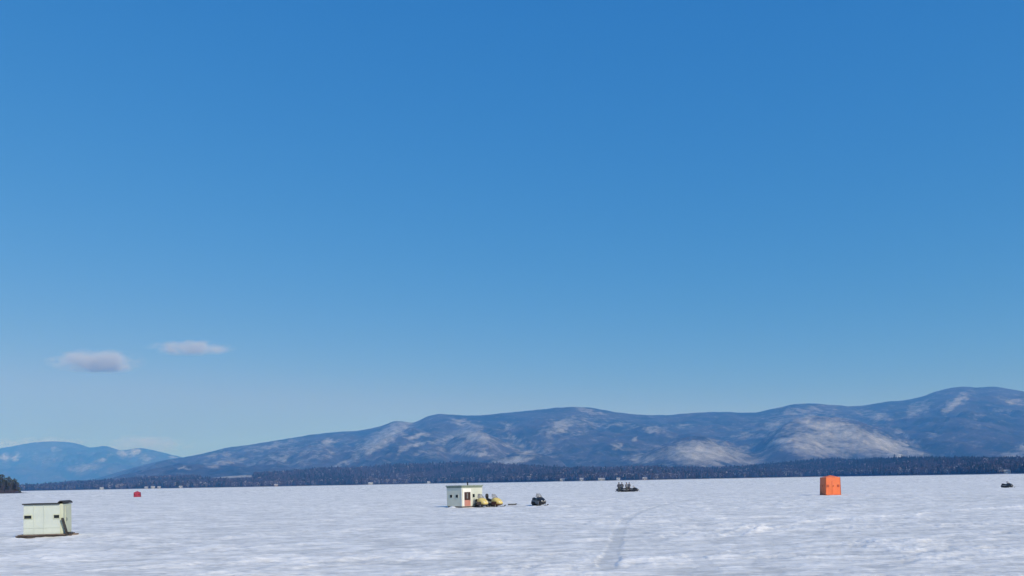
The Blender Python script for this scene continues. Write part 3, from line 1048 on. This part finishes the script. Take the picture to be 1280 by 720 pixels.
def left_house():
    A = ground(28.5, 673.0)
    B = ground(79.0, 671.5)
    d = (B - A)
    yaw = math.atan2(d.y, d.x)
    W = d.length
    D = 1.30
    root = empty('fish_house', A, yaw)
    tag(root, 'pale greenish white fish house on brown skids with two small windows at lower left', 'fish house')
    # local: x along the front, y to the back
    z0, z1 = .10, 1.60
    for yy in (.12, D - .12):
        MB().rings([[(x, yy - .07, za), (x, yy + .07, za), (x, yy + .07, zb), (x, yy - .07, zb)] for x, za, zb in ((-.34, .06, .12), (-.22, 0, .12), (W + .20, 0, .12), (W + .34, .07, .12))]).build('skid', M_SKID, root)
    MB().box(-.20, W + .14, -.10, D + .06, .122, .17).build('deck', M_SKID, root, bevel=.008)
    z0 = .172
    xs = W - .13
    # walls lean in a little towards the roof on the left, as panels with trim between
    body = MB().rings([[(0.02, 0, z0), (xs, 0, z0), (xs, D, z0), (0.02, D, z0)], [(0.05, .03, z1), (xs, .03, z1), (xs, D - .03, z1), (0.05, D - .03, z1)]])
    body.build('wall', M_PALE, root, bevel=.01)
    # entry bay at the right end, a touch taller
    bay = MB().rings([[(xs + .002, .004, z0), (W, .004, z0), (W, D, z0), (xs + .002, D, z0)], [(xs + .002, .03, 1.62), (W + .02, .03, 1.62), (W + .02, D - .03, 1.62), (xs + .002, D - .03, 1.62)]])
    bo = bay.build('entry_bay', M_PALEY, root, bevel=.01)
    bo['label'] = 'yellowed entry bay at the right end'
    # roof: flat felt sheet, arched felt cap over the entry bay
    ro = MB().box(.0, xs - .002, -.06, D + .05, z1 + .002, z1 + .055).build('roof', M_ROOFD, root, bevel=.01)
    rs = []
    for y in (-.05, D + .03):
        arc = [(xs - .08 + (W + .14 - xs) * k / 8, 1.64 + .09 * math.sin(math.pi * k / 8)) for k in range(9)]
        rs.append([(x, y, z) for x, z in arc] + [(x, y, z + .05) for x, z in reversed(arc)])
    MB().rings(rs).build('roof_cap', M_ROOFD, ro, smooth=False)
    for xc, hw in ((.24, .155), (W - .27, .115)):
        wn = MB().box(xc - hw - .035, xc + hw + .035, -.014, .03, .905, 1.115).build('window', M_PALEY, root)
        MB().box(xc - hw, xc + hw, -.022, -.012, .935, 1.085).build('pane', M_HOLE, wn)
    # seams between wall panels
    for xc in (W * .28, W * .53):
        MB().box(xc - .014, xc + .014, -.010, .035, z0 + .02, z1 - .02).build('batten', M_PALE, root)
    MB().box(.03, xs - .01, -.012, .02, .47, .495).build('batten', M_PALE, root)
    # door in the right end with a dark leaning board
    dr = MB().box(W + .012, W + .035, .30, .98, .20, 1.50).build('door', M_PALEY, root)
    MB().tube([(W + .035, .36, .80), (W + .08, .36, .80), (W + .08, .36, .92), (W + .035, .36, .92)], .012, 6).build('handle', M_BLACK, dr)
    MB().obox((W + .10, -.06, .52), (.028, 0, -.0), (0, .11, 0), (-.10, -.02, .42)).build('leaning_board', M_DKW, root)
    MB().box(W + .10, W + .36, -.04, .30, .172, .24).build('step', M_BLACK, root, bevel=.01)
    # snow banked along the skids
    return root


left_house()

# ---- middle fish house (corner towards us)
M_GGREEN = mat('grey_green_panel', (0.66, 0.67, 0.56), 0.65, 0.05, 1.2, col2=(0.60, 0.60, 0.51))
M_CREAM = mat('cream_panel', (0.60, 0.63, 0.57), 0.6, 0.05, 1.2, col2=(0.54, 0.58, 0.52))
M_RED = mat('faded_red_paint', (0.50, 0.20, 0.16), 0.65, 0.15, 5, col2=(0.42, 0.22, 0.19))
M_ROOFG = mat('green_grey_roofing', (0.22, 0.27, 0.23), 0.8, 0.15, 4)
M_DKB = mat('dark_brown_paint', (0.05, 0.028, 0.026), 0.6, 0.2, 5)


def mid_house():
    C = ground(577.5, 634.6)            # near corner
    yaw = math.radians(40)
    root = empty('fish_house', C, 0)
    tag(root, 'grey green fish house with stovepipe and red bottomed door, behind the yellow snowmobiles', 'fish house')
    # local axes: u along the left face (to the left and back), v along the right face (to the right and back)
    ax = math.radians(180 - 41)
    a, b = 1.96, 2.75
    u = Vector((math.cos(ax), math.sin(ax), 0))
    v = Vector((math.cos(ax - math.pi / 2), math.sin(ax - math.pi / 2), 0))
    up = Vector((0, 0, 1))
    H = 1.94

    def prism(u0, u1, v0, v1, z0, z1):
        return [[u * i + v * j + up * z for i, j in ((u0, v0), (u1, v0), (u1, v1), (u0, v1))] for z in (z0, z1)]
    MB().rings(prism(.05, a - .05, .05, b - .05, .02, .12)).build('skid', M_SKID, root)
    MB().rings(prism(0, a, 0, .06, .12, H)).build('wall', M_GGREEN, root)['label'] = 'grey green left wall with two dark windows'
    MB().rings(prism(0, .06, .062, b, .12, H - .001)).build('wall', M_CREAM, root)['label'] = 'cream right wall with the door'
    MB().rings(prism(a - .06, a, .062, b, .12, H - .001)).build('wall', M_GGREEN, root)
    MB().rings(prism(.062, a - .062, b - .06, b, .12, H - .001)).build('wall', M_GGREEN, root)
    r0 = prism(-.07, a + .07, -.07, b + .07, H + .002, H + .06)
    ro = MB().rings(r0 + [[p + up * .04 + (Vector((u * a / 2 + v * b / 2)) - p) * .25 * Vector((1, 1, 0)).length / 2 * 0 for p in r0[1]]]).build('roof', M_ROOFG, root)
    MB().rings(prism(-.015, a + .01, -.02, -.002, H - .13, H)).build('fascia', M_ROOFG, root)
    MB().rings(prism(-.02, -.002, .0, b, H - .13, H)).build('fascia', M_ROOFG, root)
    # two windows left of the corner (left face at v = 0)
    for uc in (.62, 1.38):
        wn = MB().rings(prism(uc - .20, uc + .20, -.016, -.001, .88, 1.22)).build('window', M_GGREEN, root)
        MB().rings(prism(uc - .15, uc + .15, -.026, -.014, .92, 1.18)).build('pane', M_HOLE, wn)
    # corner boards
    MB().rings(prism(-.024, .06, -.022, -.003, .12, H - .14)).build('corner_board', M_TRIMW, root)
    # door on the right face (at u = 0)
    fr = MB().rings(prism(-.03, -.002, .14, 1.20, .12, 1.74)).build('door_frame', M_TRIMW, root)
    dr = MB().rings(prism(-.05, -.029, .30, 1.10, .14, .68)).build('door', M_RED, root)
    dr['label'] = 'door with faded red lower half and dark upper half'
    MB().rings(prism(-.050, -.029, .30, 1.10, .682, 1.42)).build('door_panel', M_DKB, dr)
    MB().rings(prism(-.058, -.048, .60, .76, .82, 1.32)).build('pane', M_GREY, dr)
    MB().rings(prism(-.09, -.05, 1.0, 1.05, .62, .74)).build('handle', M_STEEL, dr)
    wn = MB().rings(prism(-.02, -.001, 1.36, 1.74, .88, 1.26)).build('window', M_CREAM, root)
    MB().rings(prism(-.03, -.018, 1.41, 1.69, .92, 1.22)).build('pane', M_HOLE, wn)
    wn = MB().rings(prism(-.02, -.001, 2.10, 2.45, .88, 1.26)).build('window', M_CREAM, root)
    MB().rings(prism(-.03, -.018, 2.15, 2.40, .92, 1.22)).build('pane', M_GREY, wn)
    # stovepipe
    p = u * .45 + v * 1.25
    MB().tube([p + up * 1.98, p + up * 2.30], .06, 10).tube([p + up * 2.302, p + up * 2.36], .085, 10).build('stovepipe', M_BLACK, root, smooth=False)
    return root


mid_house()

# snow banked against the left wall of the middle house
def snow_bank(px, py, L, D, h, rz, label):
    n, m = 8, 28
    R, A = np.meshgrid(np.linspace(0, 1, n), np.linspace(0, 2 * math.pi, m, endpoint=False), indexing='ij')
    wob = 1 + .1 * np.sin(3 * A) + .08 * np.sin(5 * A + 1)
    v = np.stack([L * R * wob * np.cos(A), D * R * wob * np.sin(A), h * (1 - R ** 2) ** 1.3 - .05 + .02 * np.sin(7 * A) * R], -1).reshape(-1, 3)
    i, j = np.meshgrid(np.arange(n - 1), np.arange(m), indexing='ij')
    j2 = (j + 1) % m
    f = np.stack([i * m + j, (i + 1) * m + j, (i + 1) * m + j2, i * m + j2], -1).reshape(-1, 4)
    o = link('snow_bank', np_mesh('snow_bank', v, f), None, M_SNOWROOF)
    o.location = ground(px, py); o.rotation_euler = (0, 0, rz)
    return tag(o, label, 'snow bank', 'snow banked on the ice')


snow_bank(567, 634.4, .75, .28, .22, math.radians(-41), 'low white snow bank against the left wall of the grey green fish house')
snow_bank(41, 672, 1.0, .30, .10, .2, 'thin snow drift along the front skid of the lower left fish house')

# ---- the snowmobiles
snowmobile(ground(599.5, 633.8), math.radians(-60), 'left of two faded yellow snowmobiles in front of the fish house with stovepipe', M_YEL, M_DGREY, 0.90)
snowmobile(ground(616.5, 633.2), math.radians(-52), 'right of two faded yellow snowmobiles, with rusty brown side and black backrest', M_YEL, M_BROWN, 0.88, rest=True)
snowmobile(ground(672.5, 632.0), math.radians(-66), 'lone black snowmobile right of the two yellow ones', M_BLACK, M_GREY, 0.86)
snowmobile(on_ice(791.0, 151.0), math.radians(-35), 'black snowmobile at the right end of the group of people', M_BLACK, M_DGREY, 0.85)
snowmobile(on_ice(778.5, 150.5), math.radians(176), 'dark grey snowmobile parked side on among the standing people', M_DGREY, M_DGREY, 0.92)
snowmobile(ground(1258.5, 609.6), math.radians(-74), 'small black snowmobile near the right edge', M_BLACK, M_DGREY, 0.74)

# ---- pull sled
def sled():
    root = empty('pull_sled', ground(640.5, 631.6), math.radians(8))
    tag(root, 'low dark grey plastic pull sled between the yellow and the black snowmobiles', 'sled')
    rs = []
    for x, w0, w1, zb, zt in ((-.42, .14, .19, .05, .14), (-.34, .19, .23, .01, .15), (.28, .19, .23, .01, .15), (.42, .13, .19, .07, .18)):
        rs.append([(x, -w1, zt), (x, -w0, zb), (x, w0, zb), (x, w1, zt), (x, w1 - .025, zt), (x, w0 - .03, zb + .03), (x, -w0 + .03, zb + .03), (x, -w1 + .025, zt)])
    MB().rings(rs).build('tub', mat('dark_grey_plastic', (.10, .105, .11), .6, .2, 6), root)
    MB().tube([(.42, .10, .14), (.62, .04, .04), (.80, 0, .02), (.62, -.04, .04), (.42, -.10, .14)], .008, 6).build('tow_rope', M_GREY, root)


sled()


# ---- tents
def hub_tent(loc, yaw, wd, dp, H, label, fabric, dark, roof_h=.22, bulge=.06, door=True):
    root = empty('ice_tent', loc, yaw)
    tag(root, label, 'tent')
    hw, hd = wd / 2, dp / 2
    n = 8

    def side(p0, p1, nrm):
        mb = MB()
        vs_ = []
        for th in (0, -.02):
            for j in range(n + 1):
                for i in range(n + 1):
                    x, z = i / n, j / n
                    tr = 1 - .05 * z
                    p = (Vector(p0).lerp(Vector(p1), x)) * tr
                    b = bulge * (1 - abs(2 * x - 1)) * (1 - abs(2 * z - 1)) - .015 * math.sin(9 * x + 5 * z)
                    vs_.append(p + Vector(nrm) * (b * math.sin(math.pi * x) ** .5 * math.sin(math.pi * z) ** .5 + th if 0 < x < 1 and 0 < z < 1 else th) + Vector((0, 0, H * z)))
        k = (n + 1) ** 2
        f = []
        for l in (0, 1):
            for j in range(n):
                for i in range(n):
                    a = l * k + j * (n + 1) + i
                    f.append((a, a + 1, a + n + 2, a + n + 1))
        return mb.add(vs_, f)
    c = [(-hw, -hd, 0), (hw, -hd, 0), (hw, hd, 0), (-hw, hd, 0)]
    nr = [(0, -1, 0), (1, 0, 0), (0, 1, 0), (-1, 0, 0)]
    for k in range(4):
        o = side(c[k], c[(k + 1) % 4], nr[k]).build('side_panel', fabric, root, smooth=False)
    rt = [Vector(p) * .95 + Vector((0, 0, H)) for p in c]
    apx = Vector((0, 0, H + roof_h))
    mb = MB()
    for k in range(4):
        a, b = rt[k], rt[(k + 1) % 4]
        mids = [a.lerp(b, .5) + Vector((0, 0, .02))]
        mb.add([a, mids[0], apx], [(0, 1, 2)]).add([mids[0], b, apx], [(0, 1, 2)])
    mb.build('roof', fabric, root)
    for p, q in zip(c, rt):
        MB().tube([Vector(p) * 1.012, q * Vector((1.012, 1.012, 1)) if False else Vector((q.x * 1.012, q.y * 1.012, q.z))], .022, 6).build('corner_pole', dark, root)
    for k in range(4):
        hb = Vector(nr[k]) * ((hd if k % 2 == 0 else hw) * .975 + bulge + .01) + Vector((0, 0, H * .52))
        MB().obox(hb, (.05, 0, 0), (0, .05, 0), (0, 0, .05)).build('hub', dark, root, bevel=.012)
    if door:
        MB().obox((-hw * .18, -hd - bulge * .3 - .012, H * .42), (.012, 0, 0), (0, .006, 0), (0, 0, H * .38)).build('zipper', dark, root)
        for xc in (-hw * .72, hw * .68):
            MB().obox((xc, -hd * .985 - .03, H * .52), (.13, 0, 0), (0, .008, 0), (0, -.002, .14)).build('window', dark, root)
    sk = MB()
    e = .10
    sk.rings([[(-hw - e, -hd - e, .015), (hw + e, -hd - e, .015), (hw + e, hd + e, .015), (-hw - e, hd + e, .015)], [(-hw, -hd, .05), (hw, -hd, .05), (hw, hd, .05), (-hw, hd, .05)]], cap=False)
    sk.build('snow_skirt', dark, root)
    return root


M_ORANGE = mat('orange_tent_fabric', (0.80, 0.175, 0.07), 0.6, 0.0, 2.5, bump=.3, bscale=9, col2=(0.78, 0.20, 0.07))
M_ORDK = mat('dark_orange_trim', (0.42, 0.085, 0.04), 0.7, 0.1, 4)
M_REDF = mat('red_tent_fabric', (0.36, 0.03, 0.055), 0.6, 0.0, 2.0, col2=(0.28, 0.025, 0.055))
M_REDK = mat('dark_maroon_trim', (0.06, 0.012, 0.03), 0.7)
g = ground(1041.8, 618.9)
hub_tent(g + Vector((0, .92, 0)), math.radians(2), 1.80, 1.70, 2.14, 'tall bright orange ice fishing tent with pointed roof', M_ORANGE, M_ORDK, .26)
g = ground(171.6, 621.3)
hub_tent(g + Vector((-.3, .7, 0)), math.radians(14), 1.55, 1.3, 1.22, 'small dark red ice fishing tent far out at left', M_REDF, M_REDK, .36, .10)


# ---- people
def person(px, py, H, yaw, top, pants, hat, label, arm=(.10, .16), lean=0.0):
    loc = on_ice(px, py)
    k = H / 1.75
    me = bpy.data.meshes.new('person')
    V, E, R = [], [], []

    def add(p, r, par=None):
        V.append(tuple(c * k for c in p)); R.append(r * k)
        if par is not None: E.append((par, len(V) - 1))
        return len(V) - 1
    pel = add((0, 0, .93), .185)
    wa = add((lean * .3, 0, 1.10), .195, pel)
    ch = add((lean * .6, 0, 1.30), .215, wa)
    nk = add((lean, 0, 1.47), .105, ch)
    hd0 = add((lean + .015, 0, 1.55), .098, nk)
    hd1 = add((lean + .02, 0, 1.65), .115, hd0)
    hd2 = add((lean + .005, 0, 1.74), .07, hd1)
    ns = add((lean + .115, 0, 1.635), .016, hd1)
    for s in (-1, 1):
        hp = add((0, s * .10, .86), .125, pel)
        kn = add((.03, s * .125, .48), .100, hp)
        an = add((0, s * .135, .10), .082, kn)
        he = add((-.02, s * .14, .05), .055, an)
        to = add((.17, s * .165, .045), .045, he)
        sh = add((lean * .7, s * .20, 1.38), .115, ch)
        el = add((-.04 + lean * .4, s * (.25 + arm[0] * .5), 1.12), .085, sh)
        wr = add((arm[1], s * .25, .92), .058, el)
        pa = add((arm[1] + .045, s * .245, .85), .042, wr)
        for q in range(4):
            f1 = add((arm[1] + .02 + .022 * q, s * (.255), .785 - .004 * abs(q - 1.5)), .0095, pa)
            add((arm[1] + .03 + .022 * q, s * .235, .735 + .008 * abs(q - 1.4)), .0085, f1)
        th = add((arm[1] + .085, s * .215, .83), .011, pa)
        add((arm[1] + .095, s * .195, .79), .0095, th)
    me.from_pydata(V, E, [])
    body = bpy.data.objects.new('person', me)
    COL.objects.link(body)
    body.location, body.rotation_euler = loc, (0, 0, yaw)
    sm = body.modifiers.new('skin', 'SKIN')
    sm.use_smooth_shade = True
    me.skin_vertices[0].data[0].use_root = True
    for i, r in enumerate(R):
        me.skin_vertices[0].data[i].radius = (r, r)
    ss = body.modifiers.new('sub', 'SUBSURF')
    ss.levels = ss.render_levels = 1
    # clothing colours by height on the body
    m = bpy.data.materials.new('winter_clothes')
    m.use_nodes = True
    n = m.node_tree
    tc = n.nodes.new('ShaderNodeTexCoord'); sx = n.nodes.new('ShaderNodeSeparateXYZ')
    n.links.new(tc.outputs['Object'], sx.inputs[0])
    mr = n.nodes.new('ShaderNodeMath'); mr.operation = 'DIVIDE'; mr.inputs[1].default_value = 2.0 * k
    n.links.new(sx.outputs[2], mr.inputs[0])
    rp = n.nodes.new('ShaderNodeValToRGB'); rp.color_ramp.interpolation = 'CONSTANT'
    stops = [(0, (.015, .015, .016)), (.13, pants), (.455, top), (.755, (.26, .16, .13)), (.83, hat)]
    e = rp.color_ramp.elements
    e[0].position, e[0].color = 0, (*stops[0][1], 1)
    e[1].position, e[1].color = stops[1][0], (*stops[1][1], 1)
    for p_, c_ in stops[2:]:
        q = e.new(p_); q.color = (*c_, 1)
    n.links.new(mr.outputs[0], rp.inputs[0])
    n.links.new(rp.outputs[0], n.nodes['Principled BSDF'].inputs['Base Color'])
    n.nodes['Principled BSDF'].inputs['Roughness'].default_value = .8
    me.materials.append(m)
    tag(body, label, 'person', 'people standing on the ice')
    hc = mat('hat_%.2f' % hat[0], hat, .9)
    MB().rings([[((lean + .012 + r * math.cos(6.283 * i / 12)) * k, r * k * math.sin(6.283 * i / 12), z * k) for i in range(12)] for r, z in
                ((.118, 1.665), (.122, 1.70), (.115, 1.75), (.085, 1.795), (.03, 1.82))]).build('hat', hc, body, smooth=True)
    # eyes and mouth
    for s in (-1, 1):
        MB().obox(((lean + .105) * k, s * .035 * k, 1.652 * k), (.008, 0, 0), (0, .012, 0), (0, 0, .006)).build('eye', M_BLACK, body)
    MB().obox(((lean + .10) * k, 0, 1.59 * k), (.008, 0, 0), (0, .025, 0), (0, 0, .005)).build('mouth', M_BROWN, body)
    return body


person(773.8, 149.3, 1.78, math.radians(-80), (.05, .055, .075), (.035, .045, .05), (.03, .03, .04), 'person in dark navy jacket standing leftmost in the group')
person(777.6, 151.8, 1.76, math.radians(-120), (.09, .10, .12), (.05, .06, .065), (.08, .09, .11), 'person in slate grey jacket, second from left in the group')
person(783.2, 149.4, 1.74, math.radians(-60), (.13, .14, .17), (.035, .045, .05), (.10, .11, .14), 'person in pale grey jacket and dark trousers, third from left in the group', lean=.04)
person(786.8, 151.4, 1.76, math.radians(-150), (.20, .20, .22), (.13, .12, .12), (.12, .12, .16), 'person in light grey clothing standing rightmost, beside the black snowmobile')

# ================================================================== CLOUDS AND HAZE
def cloud(px0, px1, py0, py1, Y, label, dens, seed, depth=500, sharp=1.0):
    a, b = at(px0, py1, Y), at(px1, py0, Y)
    c = (a + b) / 2
    sx, sz = abs(b.x - a.x) / 2, abs(b.z - a.z) / 2
    rng = random.Random(seed)
    bm = bmesh.new()
    bmesh.ops.create_icosphere(bm, subdivisions=3, radius=1.0)
    for v in bm.verts:
        v.co.z = max(v.co.z, -0.75)
        v.co = Vector((v.co.x * sx, v.co.y * depth, v.co.z * sz))
    me = bpy.data.meshes.new('cloud'); bm.to_mesh(me); bm.free()
    o = link('cloud', me)
    o.location = c
    m = bpy.data.materials.new('cloud_vapour')
    m.use_nodes = True
    n = m.node_tree
    n.nodes.remove(n.nodes['Principled BSDF'])
    pv = n.nodes.new('ShaderNodeVolumePrincipled')
    pv.inputs['Color'].default_value = (0.97, 0.97, 0.98, 1)
    pv.inputs['Anisotropy'].default_value = 0.0
    tc = n.nodes.new('ShaderNodeTexCoord')
    mp = n.nodes.new('ShaderNodeMapping')
    mp.inputs['Scale'].default_value = (1 / sx, 1 / depth, 1 / sz)
    n.links.new(tc.outputs['Object'], mp.inputs[0])
    ln = n.nodes.new('ShaderNodeVectorMath'); ln.operation = 'LENGTH'
    n.links.new(mp.outputs[0], ln.inputs[0])
    nz = n.nodes.new('ShaderNodeTexNoise')
    nz.inputs['Scale'].default_value = 2.2; nz.inputs['Detail'].default_value = 5; nz.inputs['Roughness'].default_value = .6
    mp2 = n.nodes.new('ShaderNodeMapping')
    q = 1 / (sz * 2.2)
    mp2.inputs['Scale'].default_value = (q * .6, q * .6, q)
    mp2.inputs['Location'].default_value = (seed * 7.1, seed * 3.3, 0)
    n.links.new(tc.outputs['Object'], mp2.inputs[0]); n.links.new(mp2.outputs[0], nz.inputs['Vector'])

    def mth(op, a_, c_, cl=False):
        r = n.nodes.new('ShaderNodeMath'); r.operation = op; r.use_clamp = cl
        for kk, s_ in enumerate((a_, c_)):
            if isinstance(s_, (int, float)): r.inputs[kk].default_value = s_
            else: n.links.new(s_, r.inputs[kk])
        return r.outputs[0]
    d = mth('SUBTRACT', 1.0, ln.outputs['Value'])
    d = mth('ADD', d, mth('MULTIPLY', mth('SUBTRACT', nz.outputs[0], .53), 3.4))
    d = mth('MULTIPLY', d, sharp, True)
    edge = mth('MULTIPLY', mth('SUBTRACT', 1.0, ln.outputs['Value']), 3.0, True)
    n.links.new(mth('MULTIPLY', mth('MULTIPLY', d, edge), dens), pv.inputs['Density'])
    n.links.new(pv.outputs[0], n.nodes['Material Output'].inputs['Volume'])
    me.materials.append(m)
    tag(o, label, 'cloud', 'small clouds low in the sky')
    return o


cloud(56, 184, 434, 470, 12000, 'larger white puff of cloud, left and lower of the two', .008, 3)
cloud(182, 300, 425, 446, 12000, 'thin pale wisp of cloud, right and higher of the two', .006, 5)
cloud(-40, 130, 543, 566, 27000, 'pale cloud cap resting on the far left summits', .0012, 7, 900)
cloud(110, 250, 541, 572, 27000, 'faint pale cloud bank behind the gap between far and near mountains', .0012, 11, 900)

hb = MB().box(-23000, 23000, -23000, 23000, -4, 1240).build('haze', None)
hm = bpy.data.materials.new('blue_winter_haze')
hm.use_nodes = True
hn = hm.node_tree
hn.nodes.remove(hn.nodes['Principled BSDF'])
pv = hn.nodes.new('ShaderNodeVolumePrincipled')
pv.inputs['Color'].default_value = (0.10, 0.37, 1.0, 1)
pv.inputs['Absorption Color'].default_value = (1, 1, 1, 1)
pv.inputs['Density'].default_value = 1.0e-4
pv.inputs['Anisotropy'].default_value = -0.1
hn.links.new(pv.outputs[0], hn.nodes['Material Output'].inputs['Volume'])
hb.data.materials.append(hm)
tag(hb, 'thin blue winter haze over the lake and mountains', 'haze', kind='stuff')
